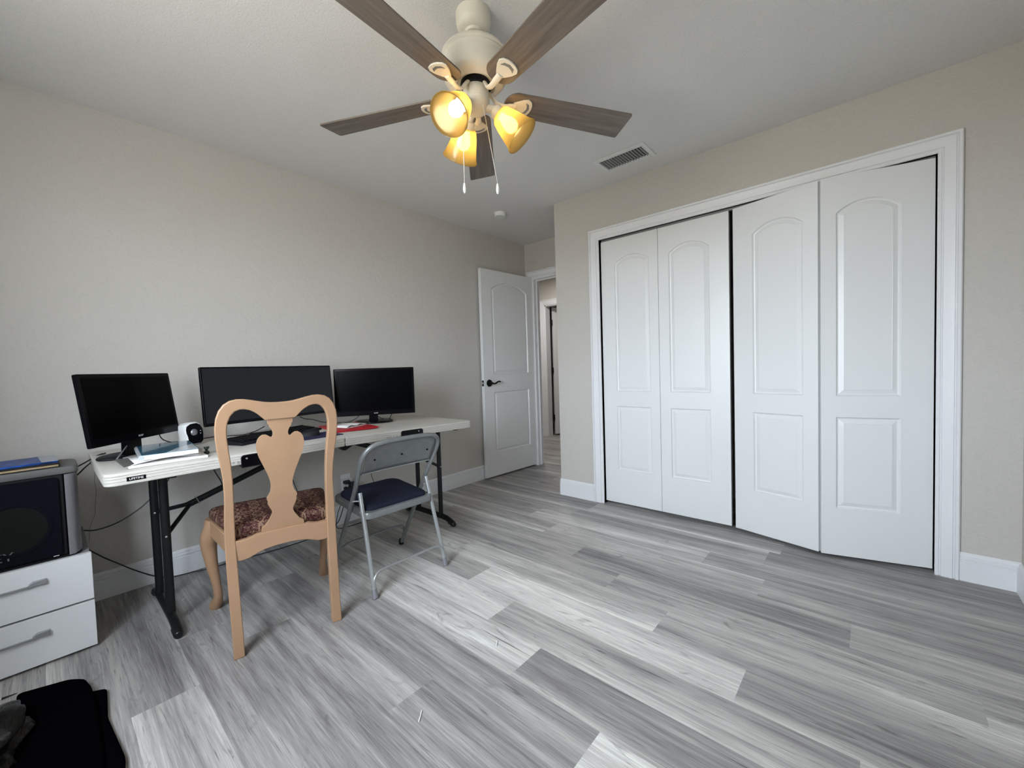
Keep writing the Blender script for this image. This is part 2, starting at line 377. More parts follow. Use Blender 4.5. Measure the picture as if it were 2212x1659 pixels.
g2.box(XC, XC+.1, DL-.018, DL, 0, DT); g2.box(XC, XC+.1, DR, DR+.018, 0, DT); g2.box(XC, XC+.1, DR+.018, DL-.018, DT-.018, DT)
g2.box(XC+.045, XC+.06, DR+.018, DR+.03, 0, DT-.018); g2.box(XC+.045, XC+.06, DL-.03, DL-.018, 0, DT-.018); g2.box(XC+.045, XC+.06, DR+.03, DL-.03, DT-.03, DT-.018)
struct('trim_4', g, M_trim, label='white casing over the open doorway'); struct('trim_5', g2, M_trim, label='white jamb of the open doorway')
g = casing(G(), lambda u, z, t: (HX-t, u, z), FR, FL, FT)
g.box(HX, HX+.11, FL-.015, FL, 0, FT); g.box(HX, HX+.11, FR, FR+.015, 0, FT); g.box(HX, HX+.11, FR, FL, FT-.015, FT)
struct('trim_6', g, M_trim, label='white casing of the hallway door')

# moulded panel doors ------------------------------------------------------
def panel_loop(x0, x1, z0, zs, zc, d):
    """outline inset by d; zs = side height at the top, zc = crown of the arch (zc == zs: square)"""
    pts = [(x0+d, z0+d), (x1-d, z0+d)]
    n = 14 if zc > zs else 1; hw = (x1-x0)/2; cx = (x0+x1)/2
    if zc > zs:
        h = zc-zs; R = (hw*hw+h*h)/(2*h); cz = zc-R; R2 = R-d; w2 = hw-d
        for k in range(n+1):
            x = w2-2*w2*k/n; pts.append((cx+x, cz+math.sqrt(R2*R2-x*x)))
    else: pts += [(x1-d, zs-d), (x0+d, zs-d)]
    return pts
def leaf_mesh(w, h, th, panels):
    g = G(); bm = bmesh.new()
    def ring(pts, y): return [bm.verts.new((x, y, z)) for x, z in pts]
    def close(vs): return [bm.edges.new((vs[i], vs[(i+1) % len(vs)])) for i in range(len(vs))]
    outer = ring([(0,0),(w,0),(w,h),(0,h)], 0); ed = close(outer); firsts = []
    for P in panels:
        l0 = ring(panel_loop(*P, 0), 0); ed += close(l0); firsts.append(l0)
    bmesh.ops.triangle_fill(bm, use_beauty=True, use_dissolve=False, edges=ed, normal=(0,-1,0))
    for P, l0 in zip(panels, firsts):
        prev = l0
        for d, y in ((.006, .0105), (.012, .0120), (.034, .0035), (.0355, .0042)):
            cur = ring(panel_loop(*P, d), y)
            for i in range(len(cur)):
                j = (i+1) % len(cur); bm.faces.new((prev[i], prev[j], cur[j], cur[i]))
            prev = cur
        bm.faces.new(prev)
    back = ring([(0,0),(w,0),(w,h),(0,h)], th)
    for i in range(4):
        j = (i+1) % 4; bm.faces.new((outer[i], outer[j], back[j], back[i]))
    bm.faces.new(back[::-1]); bmesh.ops.recalc_face_normals(bm, faces=bm.faces[:])
    bm.verts.index_update(); g.v = [tuple(v.co) for v in bm.verts]; g.f = [[v.index for v in f.verts] for f in bm.faces]; g.sm = [False]*len(g.f); bm.free()
    return g
def place_leaf(name, p1, p2, z0, h, th, panels, parent, m=M_door):
    d = Vector(p2)-Vector(p1); o = leaf_mesh(d.length, h, th, panels(d.length)).link(name, m, parent, angle=12)
    o.location = (p1[0], p1[1], z0); o.rotation_euler = (0, 0, math.atan2(d.y, d.x)); return o
def bif(lo, hi):                                           # stile widths left and right
    return lambda w: [(lo, w-hi, .865, 1.83, 1.885), (lo, w-hi, .258, .752, .752)]
HB = 2.018
d2 = tag(thing('door_1', 'white bifold closet door, closed left pair', None), kind='structure')
place_leaf('door_leaf', (XB+.022, 1.5915), (XB+.022, 1.147), .020, HB, .034, bif(.108, .066), d2)
place_leaf('door_leaf', (XB+.022, 1.1445), (XB+.022, .690), .020, HB, .034, bif(.072, .118), d2)
d3 = tag(thing('door_2', 'white bifold closet door, right pair slightly folded out', None), kind='structure')
place_leaf('door_leaf', (XB+.012, .664), (2.786, .227), .020, HB, .034, bif(.112, .072), d3)
place_leaf('door_leaf', (2.777, .214), (XB+.009, -.2235), .020, HB, .034, bif(.066, .122), d3)
d4 = tag(thing('door_3', 'white two-panel bedroom door standing open against the desk wall', None), kind='structure')
lf = place_leaf('door_leaf', (2.829, 2.847), (3.588, 2.812), .015, 2.05, .035, lambda w: [(.132, w-.105, 1.02, 1.865, 1.945), (.132, w-.105, .235, .84, .84)], d4)
g = G(); My = Matrix.Rotation(PI/2, 4, 'X')
g.lathe([(.004,-.0),(.034,.0),(.036,.004),(.033,.010),(.018,.013),(.012,.016),(.012,.045),(.002,.048)], 24, M=Matrix.Rotation(PI/2, 4, 'X'))
lv = G().tube(smooth_path([(0,-.042,0),(.022,-.047,-.005),(.045,-.049,-.003),(.070,-.047,.008),(.095,-.045,.013),(.112,-.045,.009)], 5), [.0085]*3+[.008]*18+[.0075]*9+[.004], 10)
g.v += []; o = len(g.v); g.v += lv.v; g.f += [[o+i for i in f] for f in lv.f]; g.sm += lv.sm
g.link('door_handle', M_bronze, lf).location = (.066, 0, .933)
g = G().box(-.0015, .004, .006, .029, .905, .962); g.link('latch_plate', M_bronze, lf); G().box(-.009, 0, .010, .024, .926, .944).link('latch_bolt', M_plate, lf, bevel=.002)
d5 = tag(thing('door_4', 'white hallway door standing ajar in the far doorway', None), kind='structure')
a = math.radians(-28)
lf = place_leaf('door_leaf', (HX+.140, 3.790), (HX+.140+.74*math.cos(a), 3.790+.74*math.sin(a)), .02, 2.0, .035, lambda w: [(.11, w-.11, 1.0, 1.82, 1.9), (.11, w-.11, .23, .82, .82)], d5)
for z in (.28, 1.03, 1.78):
    g = G(); g.tube([(HX+.122, 3.812, z-.045), (HX+.122, 3.812, z+.045)], .009, 8); g.box(HX+.114, HX+.150, 3.800, 3.822, z-.045, z+.045)
    g.link('door_hinge', M_bronze, d5)

# ------------------------------------------------------------------ ceiling things
t = thing('ceiling_vent', 'white louvred air vent in the ceiling near the closet', 'vent', (2.578, 1.23, H))
g = G()
g.box(-.10, .10, -.175, -.145, -.008, 0); g.box(-.10, .10, .145, .175, -.008, 0); g.box(-.10, -.068, -.145, .145, -.008, 0); g.box(.068, .10, -.145, .145, -.008, 0)
g.link('frame', M_white, t, bevel=.002)
G().box(-.068, .068, -.145, .145, -.0012, -.0004).link('duct_shade_sheet', M_dark, t)  # black sheet stands in for the shade of the open duct between slats
sl = G()
for k in range(15):
    y = -.136+k*.0194; sl.add([(-.068,y-.001,-.0012),(.068,y-.001,-.0012),(.068,y+.0030,-.011),(-.068,y+.0030,-.011),(-.068,y+.0004,-.0012),(.068,y+.0004,-.0012),(.068,y+.0044,-.011),(-.068,y+.0044,-.011)],
        [(0,3,2,1),(4,5,6,7),(0,1,5,4),(1,2,6,5),(2,3,7,6),(3,0,4,7)])
sl.link('louver_slats', M_vent, t)
t = thing('smoke_detector', 'round white smoke detector on the ceiling near the doorway', 'smoke detector', (2.70, 2.45, H))
G().lathe([(.054,0),(.055,-.006),(.052,-.012)], 36).link('base_plate', M_white, t)
G().lathe([(.050,-.012),(.049,-.026),(.045,-.031),(.004,-.032)], 36, cap=(False, True)).link('cover', M_white, t)

# ceiling fan -------------------------------------------------------------
FX, FY = 1.149, 1.147
fan = thing('ceiling_fan', 'white ceiling fan with five brown blades and three lit amber lamps', 'ceiling fan', (FX, FY, H))
F0 = lambda z: z-H
G().lathe([(.066,-.001),(.066,F0(2.405)),(.062,F0(2.388)),(.050,F0(2.376)),(.036,F0(2.372)),(.034,F0(2.362)),(.022,F0(2.360))], 40).link('canopy', M_fanw, fan)
G().lathe([(.0135,F0(2.37)),(.0135,F0(2.30))], 20).link('downrod', M_fanw, fan)
G().lathe([(.02,F0(2.312)),(.055,F0(2.310)),(.100,F0(2.300)),(.118,F0(2.288)),(.124,F0(2.281)),(.126,F0(2.274)),(.121,F0(2.268)),(.123,F0(2.263)),(.120,F0(2.258)),(.119,F0(2.250)),(.1215,F0(2.228)),(.121,F0(2.208)),(.117,F0(2.193)),(.106,F0(2.180)),(.092,F0(2.173)),(.083,F0(2.1715)),(.080,F0(2.169)),(.076,F0(2.169)),(.072,F0(2.174)),(.068,F0(2.182)),(.01,F0(2.182))], 56).link('motor_housing', M_fanw, fan)
G().lathe([(.056,F0(2.183)),(.058,F0(2.175)),(.058,F0(2.160)),(.030,F0(2.158))], 32).link('flywheel', M_matte, fan)
sh = G().lathe([(.020,F0(2.172)),(.046,F0(2.168)),(.049,F0(2.160)),(.049,F0(2.118)),(.051,F0(2.116)),(.051,F0(2.110)),(.047,F0(2.094)),(.036,F0(2.076)),(.018,F0(2.066)),(.006,F0(2.064))], 36)
sh.link('switch_housing', M_fanw, fan)
ZB = 2.133
def blade_obj(first=None, ang=0):
    g = G(); R0, R1 = .115, .668; n = 16; pts = []
    for k in range(n+1):                                  # rounded root
        a = PI/2+PI*k/n; pts.append((R0+.05+.05*math.cos(a)*1.0, .053*math.sin(a)))
    out = [(R0+.05+.05*math.cos(PI/2+PI*k/n), .055*math.sin(PI/2+PI*k/n)) for k in range(n+1)]
    rt = .010
    tip = []
    for cx, cy, a0 in ((R1-rt, -.068+rt, -90), (R1-rt, .068-rt, 0)):
        for k in range(5): a = math.radians(a0+90*k/4); tip.append((cx+rt*math.cos(a), cy+rt*math.sin(a)))
    g.prism(out+tip, lambda x, y: (x, y, -.003), lambda x, y: (x, y, .003))
    b = g.link('blade', M_blade, fan, bevel=.0015)
    return b
def iron_mesh():
    g = G()                                               # shell-shaped plate under the blade plus a curved flat arm to the hub
    o = [(.150,-.012),(.165,-.022),(.185,-.034),(.205,-.040),(.219,-.032),(.226,-.016),(.228,0),(.226,.016),(.219,.032),(.205,.040),(.185,.034),(.165,.022),(.150,.012)]
    g.prism(o, lambda x, y: (x, y, -.0095), lambda x, y: (x, y, -.003))
    arm = smooth_path([(.052,0,.030),(.066,0,.012),(.082,0,-.010),(.105,0,-.018),(.13,0,-.014),(.16,0,-.008)], 5)
    g.tube(arm, [.010]*12+[.011]*8+[.013]*6, 10, flat=.55, up=(0,0,1))
    return g
iron0 = None
def fan_blade(ang):
    b = blade_obj()
    b.location = (0, 0, F0(ZB)); b.rotation_euler = (math.radians(-11), 0, ang)
    i = iron_mesh().link('blade_iron', M_fanw, b, bevel=.0015); tag(i, 'cream metal blade bracket')
    G().prism([(.196,-.026),(.211,-.020),(.217,0),(.211,.020),(.196,.026),(.203,.014),(.207,0),(.203,-.014)], lambda x, y: (x, y, -.0105), lambda x, y: (x, y, -.009)).link('bracket_slot', M_grey, b)
for k in range(5): fan_blade(math.radians(115.1-72*k))
def lamp(ang):
    d = Vector((math.cos(ang), math.sin(ang), 0)); ax = (d*.70+Vector((0,0,-.71))).normalized()
    M = frame((0,0,0), Vector((-math.sin(ang), math.cos(ang), 0)), ax.cross(Vector((-math.sin(ang), math.cos(ang), 0))))
    n0 = d*.070+Vector((0,0,F0(2.082)))
    M = Matrix.Translation(n0) @ M
    G().tube([(d*.035+Vector((0,0,F0(2.092)))), n0, n0+ax*.012], [.014,.015,.016], 14).link('light_arm', M_fanw, fan)
    G().lathe([(.010,.0),(.024,.002),(.027,.010),(.028,.030),(.026,.034)], 24, M=M).link('lamp_holder', M_fanw, fan)
    s = G().lathe([(.032,.026),(.040,.036),(.048,.060),(.0555,.090),(.0625,.118),(.068,.136),(.0715,.141),(.073,.145),(.0715,.148),(.068,.1455),(.065,.136),(.0595,.117),(.0525,.090),(.045,.060),(.037,.036),(.029,.027)], 40, M=M, cap=(False, False)).link('lamp_shade', M_shade, fan)
    tag(s, 'frosted amber glass lamp shade, lit')
    G().lathe([(.013,.030),(.015,.045),(.022,.062),(.0265,.078),(.0265,.090),(.021,.104),(.010,.112),(.002,.1135)], 24, M=M).link('bulb', M_bulb, s)
for a in (191, 71, -49): lamp(math.radians(a))
def chain(p0, p1, twist):
    g = G(); P0, P1 = Vector(p0), Vector(p1); n = int((P1-P0).length/.0046)
    for k in range(n+1): p = P0.lerp(P1, k/n); g.ball(tuple(p), .0018, .0018, .0018, 6, 4)
    g.tube([P0, P1], .0006, 5)
    c = g.link('pull_chain', M_steel, fan)
    h = G().lathe([(.001,.0),(.004,-.003),(.006,-.014),(.007,-.026),(.005,-.037),(.001,-.041)], 16, M=Matrix.Translation(P1))
    h.link('chain_pendant', M_white, c)
chain((-.038,.036,F0(2.085)), (-.036,.043,F0(1.812)), 0)
chain((-.006,-.040,F0(2.088)), (.030,-.070,F0(1.795)), 0)

# ------------------------------------------------------------------ folding table
TX0, TXM, TX1, TY0, TY1 = .125, 1.029, 1.932, 2.078, 2.838
tab = thing('folding_table', 'long white plastic folding table against the wall with black legs', 'table', (TXM, 2.458, 0))
def top_half(x0, x1, z0, z1, rl, rr_):
    """loft of one moulded half; edge carries ribs"""
    prof = [(0,.006),(.002,.001),(.006,0),(.012,.0),(.0138,.0028),(.0155,0),(.022,0),(.0238,.0028),(.0256,0),(.033,0),(.0348,.0028),(.0366,0),(.046,.001),(.049,.005)]
    rs = []
    for d, ins in prof:
        o = rrect(x0+ins, x1-ins, TY0+ins, TY1-ins, [rr_, rl, rl, rr_])
        rs.append([(x-TXM, y-2.458, z0+(z1-z0)*(x-x0)/(x1-x0)-d) for x, y in o])
    return G().rings(rs, True, (True, True), True)
def half(x0, x1, z0, z1, rl, rr_, hx0, hx1, txt, tx):
    h = top_half(x0, x1, z0, z1, rl, rr_).link('tabletop', M_tab, tab, angle=25)
    zf = lambda x: z0+(z1-z0)*(x-x0)/(x1-x0)
    o = [(x, z) for x, z in rrect(hx0, hx1, -.062, -.010, [.012,.012,.003,.003])]
    Y = TY0-2.458
    G().prism(o, lambda x, z: (x-TXM, Y-.0012, zf(x)+z), lambda x, z: (x-TXM, Y+.03, zf(x)+z)).link('handle_recess', M_black, h)
    rim = G(); n = len(o); rim.tube([(x-TXM, Y-.0005, zf(x)+z) for x, z in o+[o[0]]], .0022, 6); rim.link('handle_rim', M_matte, h)
    G().lathe([(.004,0),(.004,.002),(.001,.003)], 12, M=Matrix.Translation((hx1-.03-TXM if x0 > .5 else hx0+.02-TXM, Y-.001, zf(hx0)-.024)) @ Matrix.Rotation(PI/2, 4, 'X')).link('handle_screw', M_steel, h)
    lettering('edge_lettering', txt, .017, M_ink, h, frame((tx-TXM, Y-.0012, zf(tx)-.036), (1,0,0), (0,0,1)), spacing=1.2)
    return h
hl = half(TX0, TXM-.001, .752, .757, .035, .006, .555, .735, 'Y F B', .525)
hr = half(TXM+.001, TX1, .757, .740, .006, .025, 1.368, 1.520, 'N P T  B C', 1.318)
Y = TY0-2.458
G().box(.186-TXM, .240-TXM, Y-.0014, Y+.001, .716, .732).link('maker_label', M_black, hl, bevel=.001)
lettering('label_lettering', 'LIFETIME', .0112, M_white, hl, frame((.213-TXM, Y-.0016, .724), (1,0,0), (0,0,1)), spacing=.95)
def table_end(x, zt, inward):
    X = x-TXM
    G().box(X-.018, X+.018, -.33, .33, zt-.062, zt-.045).link('cross_bar', M_tleg, tab, bevel=.003)
    for y in (-.128, .132):
        G().tube([(X, y, zt-.05), (X, y, .045)], .0145, 14, flat=1.15).link('leg', M_tleg, tab)
    fb = smooth_path([(X, -.262, .018), (X, -.225, .034), (X, -.16, .047), (X, 0, .048), (X, .17, .047), (X, .24, .034), (X, .278, .018)], 6)
    f = G().tube(fb, .0165, 14, flat=1.2).link('foot_bar', M_tleg, tab)
    for s, y in ((-1, -.246), (1, .262)):
        a = Vector((X, y+s*.022, .0165)); b = Vector((X, y-s*.022, .028))
        G().tube([a+Vector((0,s*.006,0)), a, b], [.013,.0175,.0195], 14).link('end_cap', M_cap, f)
    # folding brace: two arms from the legs meet in a collar, one bar runs on to the middle
    c = Vector((X+inward*.115, 0, .492)); e = Vector((X+inward*.50, 0, .628)); e2 = Vector((X+inward*.66, 0, zt-.05))
    for y, z in ((-.128, .405), (.132, .455)):
        G().tube([(X, y, z), c], .0095, 10).link('brace_arm', M_tleg, tab)
        G().lathe([(.004,0),(.004,.002),(.0015,.003)], 12, M=Matrix.Translation((X-.002, y-.017, z)) @ Matrix.Rotation(PI/2, 4, 'X')).link('bolt', M_steel, tab)
    G().tube([c-(e-c)*.05, c+(e-c)*.3, e, e2], .0125, 12, flat=1.2).link('brace_bar', M_tleg, tab)
    dr = (e-c).normalized(); ringp = []
    u = dr.cross(Vector((0,1,0))).normalized()
    for k in range(17): a = 2*PI*k/16; ringp.append(c+dr*.028+u*.019*math.cos(a)+Vector((0,1,0))*.019*math.sin(a))
    G().tube(ringp, .002, 6, cap=False).link('locking_ring', M_steel, tab)
table_end(.322, .752, 1); table_end(1.835, .742, -1)
G().prism([(-.032,0),(-.012,-.020),(.002,-.022),(.040,-.004),(.048,0)], lambda x, z: (x, -.372, .708+z), lambda x, z: (x, -.34, .708+z)).link('fold_hinge', M_tleg, tab)
G().prism([(-.032,0),(-.012,-.020),(.002,-.022),(.040,-.004),(.048,0)], lambda x, z: (x, .34, .708+z), lambda x, z: (x, .372, .708+z)).link('fold_hinge', M_tleg, tab)

# ------------------------------------------------------------------ dining chair
ch = thing('dining_chair', 'tan painted wooden dining chair with vase-shaped splat and burgundy patterned seat', 'chair', (.628, 1.821, 0), math.atan2(-.193, .981))
BOFF = [(0,.002),(.15,.022),(.30,.040),(.45,.050),(.60,.034),(.75,.010),(.90,-.014),(1.02,-.033)]
bo = lambda z: interp(z, BOFF)
def post_strip(pairs, th, cap=(True, True)):
    g = G(); rs = []
    for (xo, zo), (xi, zi) in pairs:
        rs.append([(xo, bo(zo)-th(zo), zo), (xi, bo(zi)-th(zi), zi), (xi, bo(zi)+th(zi), zi), (xo, bo(zo)+th(zo), zo)])
    return g.rings(rs, True, cap, True)
half_pairs = [((.204,.34),(.167,.34)),((.205,.45),(.1685,.45)),((.203,.52),(.1685,.52)),((.200,.58),(.168,.58)),((.1985,.64),(.1675,.64)),((.200,.70),(.168,.70)),((.2065,.76),(.171,.76)),((.2135,.81),(.1755,.81)),
    ((.2175,.86),(.1795,.855)),((.2175,.90),(.1795,.890)),((.213,.935),(.1755,.918)),((.203,.965),(.166,.942)),((.187,.988),(.152,.959)),((.167,1.001),(.136,.9655)),((.145,1.006),(.120,.9655)),((.121,1.005),(.104,.961)),((.097,1.000),(.089,.952)),((.074,.994),(.075,.940)),((.052,.989),(.063,.927)),((.034,.9865),(.0535,.9165)),((.017,.9855),(.027,.9165)),((0,.985),(0,.9165))]
allp = half_pairs + [((-o[0], o[1]), (-i[0], i[1])) for o, i in half_pairs[-2::-1]]
post_strip(allp, lambda z: .0145, (False, False)).link('back_frame', M_wood, ch, bevel=.004, seg=3)
for s in (-1, 1):
    post_strip([((s*.199, 0), (s*.162, 0)), ((s*.200, .1), (s*.163, .1)), ((s*.2025, .24), (s*.1655, .24)), ((s*.204, .34), (s*.167, .34))], lambda z: .0165-.002*z/.34, (True, False)).link('leg', M_wood, ch, bevel=.003)
hs = [(.0525,.9165),(.046,.9155),(.0445,.899),(.040,.896),(.0405,.889),(.033,.878),(.0285,.868),(.0270,.858),(.028,.850),(.032,.8455),(.037,.846),(.044,.852),(.053,.8575),(.064,.857),(.074,.850),(.081,.839),(.0850,.825),(.0862,.808),(.084,.790),(.078,.766),(.069,.742),(.059,.716),(.049,.688),(.042,.662),(.0393,.645),(.040,.628),(.0435,.612),(.050,.600),(.0555,.592),(.0555,.583),(.052,.576),(.053,.566),(.049,.554),(.043,.542),(.0385,.531),(.0385,.522),(.044,.508),(.052,.494),(.060,.482),(.068,.474),(.076,.470),(.0785,.464),(.0785,.444)]
# the splat: one symmetric outline, built as rows across
rs = [[(-x, bo(z)-.004, z), (x, bo(z)-.004, z), (x, bo(z)+.010, z), (-x, bo(z)+.010, z)] for x, z in hs]
g = G()
ol = [(x, z) for x, z in hs] + [(-x, z) for x, z in reversed(hs)]
g.prism(ol, lambda x, z: (x, bo(z)-.0045, z), lambda x, z: (x, bo(z)+.0095, z)); g.link('splat', M_wood, ch, bevel=.0022, angle=30)
# seat frame: shaped rear rail, two side rails, front rail
g = G()
rr_o = [(-.170,.362),(-.150,.360),(-.125,.363),(-.10,.374),(-.07,.383),(-.03,.387),(.03,.387),(.07,.383),(.10,.374),(.125,.363),(.150,.360),(.170,.362),(.170,.4415),(.135,.441),(.115,.4445),(.095,.4505),(-.095,.4505),(-.115,.4445),(-.135,.441),(-.170,.4415)]
g.prism(rr_o, lambda x, z: (x, .036, z), lambda x, z: (x, .060, z))
g.link('rear_rail', M_wood, ch, bevel=.002)
g = G()
for s in (-1, 1):
    g.prism([(s*.186,.052),(s*.250,.425),(s*.228,.425),(s*.166,.052)], lambda x, y: (x, y, .372), lambda x, y: (x, y, .446))
g.prism([(-.246,.410),(.246,.410),(.246,.434),(.10,.446),(-.10,.446),(-.246,.434)], lambda x, y: (x, y, .372), lambda x, y: (x, y, .446))
g.link('seat_rail', M_wood, ch, bevel=.003)
for s in (-1, 1):
    P = smooth_path([(s*.234,.412,.446),(s*.240,.418,.40),(s*.250,.434,.350),(s*.251,.444,.30),(s*.244,.444,.22),(s*.233,.438,.14),(s*.228,.442,.080),(s*.232,.460,.042),(s*.239,.480,.020),(s*.240,.484,.0)], 4)
    R = [interp(p.z, [(0,.022),(.012,.026),(.03,.025),(.055,.0195),(.09,.0172),(.15,.0185),(.24,.0250),(.32,.0320),(.37,.035),(.40,.031),(.45,.026)]) for p in P]
    G().tube(P, R, 16).link('leg', M_wood, ch)
def cushion(x0b, x1b, x0f, x1f, yb, yf, levels, rad, M=None):
    """rounded trapezoid lofted through (z, inset) levels, domed on top"""
    base = rrect(-1, 1, 0, 1, rad, 8); rs = []
    for z, ins in levels:
        r = []
        for u, v in base:
            y = yb+(yf-yb)*v; hw = x0b+(x0f-x0b)*v; x = u*hw; c = Vector((0, (yb+yf)/2)); k = max(0, 1-ins)
            r.append((x*k, c.y+(y-c.y)*k, z))
        rs.append(r)
    return G().rings(rs, True, (True, True), True)
lv = [(.405,.05),(.446,.03),(.452,.0),(.462,-.012),(.474,-.012),(.484,.0),(.491,.03),(.496,.10),(.500,.25),(.503,.5),(.504,.8)]
cushion(.176, 0, .250, 0, .058, .445, lv, [.12,.12,.07,.07]).link('seat', M_damask, ch, angle=60)
tag(ch.children[-1], 'burgundy and tan damask seat cushion')

# ------------------------------------------------------------------ folding chair
fc = thing('folding_chair', 'grey steel folding chair with navy padded seat', 'chair', (1.219, 1.80, 0), -.02)
fb = lambda z: .452-.595*z
hp = [(.2155,.020),(.2155,.20),(.214,.45),(.218,.54),(.224,.60),(.227,.645),(.222,.688),(.205,.718),(.178,.736),(.14,.7445),(.09,.7475),(.045,.7485),(0,.749)]
path = [(-x, fb(z), z) for x, z in hp] + [(x, fb(z), z) for x, z in hp[-2::-1]]
G().tube(smooth_path(path, 5), .0120, 14).link('front_frame', M_grey, fc)
for s in (-1, 1):
    d = Vector((0, fb(0)-fb(.04), -.04)).normalized(); a = Vector((s*.2155, fb(.034), .034))
    G().lathe([(.0135,.034),(.015,.030),(.0155,.004),(.012,0)], 14, M=Matrix.Translation((s*.2155, fb(0)-.004, 0))).link('foot_cap', M_matte, fc)
# curved back panel with a rolled lower lip
g = G(); rows = []
for i in range(9):
    v = i/8; row = []
    for k in range(25):
        u = -1+2*k/24; zb = .583+.004*u*u; zt = .742-.030*abs(u)**5; z = zb+(zt-zb)*v; w = (.206 if z < .69 else .206-.30*(z-.69)); x = u*min(w, .208)
        row.append((x, fb(z)-.001+.022*(1-u*u)*(1-.3*v), z))
    rows.append(row)
g.rings(rows, False, (False, False), True)
bp_ = g.link('back_panel', M_grey, fc); so = bp_.modifiers.new('sheet', 'SOLIDIFY'); so.thickness = .002
G().tube([Vector(p)+Vector((0,.001,-.001)) for p in rows[0]], .0045, 8).link('panel_lip', M_lgrey, fc)
for x in (-.150, .012, .165):
    u = x/.206; z = .655; G().lathe([(.0048,0),(.0048,.004),(.001,.005)], 12, M=Matrix.Translation((x, fb(z)-.004+.022*(1-u*u)*.82, z)) @ Matrix.Rotation(PI/2, 4, 'X')).link('hole_shade_disc', M_dark, fc)  # dark discs painted as the shade inside the panel holes
# seat pan and pad, slightly dropped at the back
sz = lambda y: .392+.030*(y-.075)/.375
lev = [(-.034,.02),(-.030,.0),(-.006,.0),(-.001,.010),(.0,.03)]
o = rrect(-.205, .205, .075, .450, [.05,.05,.035,.035], 8); rs = []
for dz, ins in lev: rs.append([(x*(1-ins), .2625+(y-.2625)*(1-ins), sz(y)+dz) for x, y in o])
G().rings(rs, True, (True, True), True).link('seat_pan', M_grey, fc)
o = rrect(-.182, .182, .096, .438, [.06,.06,.04,.04], 8); rs = []
for dz, ins in ((-.002,0),(.008,-.004),(.016,.010),(.020,.05),(.023,.15),(.025,.4),(.0255,.75)): rs.append([(x*(1-ins), .267+(y-.267)*(1-ins), sz(y)+dz) for x, y in o])
tag(G().rings(rs, True, (True, True), True).link('seat_pad', M_blue, fc, angle=70), 'navy fabric seat pad')
for s in (-1, 1):
    a, b = Vector((s*.214, 0, 0)), Vector((s*.200, .136, .487)); d = (b-a)
    l = G().tube([a+d*.02, a+d*.9, b], .0108, 14).link('leg', M_lgrey, fc)
    G().tube([a+Vector((0,0,0)), a+d*.004, a+d*.05, a+d*.085], [.011,.0145,.0135,.0125], 14).link('foot_cap', M_silver, l)
    G().tube([(s*.196, .150, .442), (s*.222, .187, .440)], .004, 8).link('pivot_bolt', M_steel, fc)
    G().tube([(s*.212, .118, .395), (s*.196, .118, .395)], .006, 8).link('pivot_bolt', M_steel, fc)
rb = lambda z: .2793*z
G().tube(smooth_path([(-.2115,rb(.07)-.008,.070),(-.204,rb(.09)-.010,.093),(-.180,rb(.11)-.010,.113),(-.14,rb(.12)-.010,.118),(0,rb(.12)-.010,.118),(.14,rb(.12)-.010,.118),(.180,rb(.11)-.010,.113),(.204,rb(.09)-.010,.093),(.2115,rb(.07)-.008,.070)], 5), .0068, 10).link('stretcher', M_lgrey, fc)
G().tube(smooth_path([(-.213,fb(.09)+.010,.085),(-.204,fb(.12)+.010,.122),(-.180,fb(.14)+.010,.145),(-.13,fb(.15)+.010,.154),(0,fb(.15)+.010,.155),(.13,fb(.15)+.010,.154),(.180,fb(.14)+.010,.145),(.204,fb(.12)+.010,.122),(.213,fb(.09)+.010,.085)], 5), .0068, 10).link('stretcher', M_grey, fc)

# ------------------------------------------------------------------ monitors
def monitor(label, base, zt, yaw, fc_, W, H_, tilt, th, bez, chin, smat, logo, col_w, base_r, foot='oval'):
    t = thing('monitor', label, 'monitor', (base[0], base[1], zt), yaw)
    c = Matrix.Rotation(-yaw, 3, 'Z') @ (Vector(fc_)-Vector((base[0], base[1], zt)))
    M = Matrix.Translation(c) @ Matrix.Rotation(-tilt, 4, 'X')          # face plane: local y = 0, looking along -y
    g = G(); o0 = rrect(-W/2, W/2, -H_/2, H_/2, .006, 4)
    rs = [[(x*k, y, z*k) for x, z in o0] for k, y in ((.997,0),(1,.003),(1,th*.55),(.96,th*.8),(.70,th*1.15),(.60,th*1.45))]
    g.rings(rs, True, (True, True), False, M); g.link('housing', M_black, t, bevel=.001)
    G().box(-W/2+bez, W/2-bez, -.0010, .001, -H_/2+chin, H_/2-bez, M).link('screen', smat, t)
    if logo: lettering('logo', logo, .016, M_logo, t, M @ frame((0, -.0012, -H_/2+chin*.48), (1,0,0), (0,0,1)))
    # column and base
    zc = c.z-H_/2*.5
    if foot == 'oval':
        G().prism([(-col_w/2,.0),(col_w/2,.0),(col_w/2*.9,zc),(-col_w/2*.9,zc)], lambda x, z: (x, c.y+th*.9-.004-(.0 if z else 0), z+.010), lambda x, z: (x, c.y+th*.9+.022, z+.010)).link('stand_column', M_black, t, bevel=.004)
        rs = [[(base_r[0]*k*math.cos(2*PI*i/40), base_r[1]*k*math.sin(2*PI*i/40)+.0, z) for i in range(40)] for k, z in ((.97,0),(1,.003),(.995,.008),(.93,.012),(.5,.0145),(.1,.015))]
        G().rings(rs, True, (True, True), True).link('stand_base', M_black if base_r[0] > .11 else M_matte, t)
    else:
        G().box(-.025, .025, c.y+th*.9, c.y+th*.9+.03, .010, zc).link('stand_column', M_black, t, bevel=.004)
        g = G()
        for s in (-1, 1): g.tube([(0, -.030, .012), (s*.12, .030, .010)], [.011,.009], 10, flat=.8)
        g.link('stand_base', M_black, t)
    return t
R = math.radians
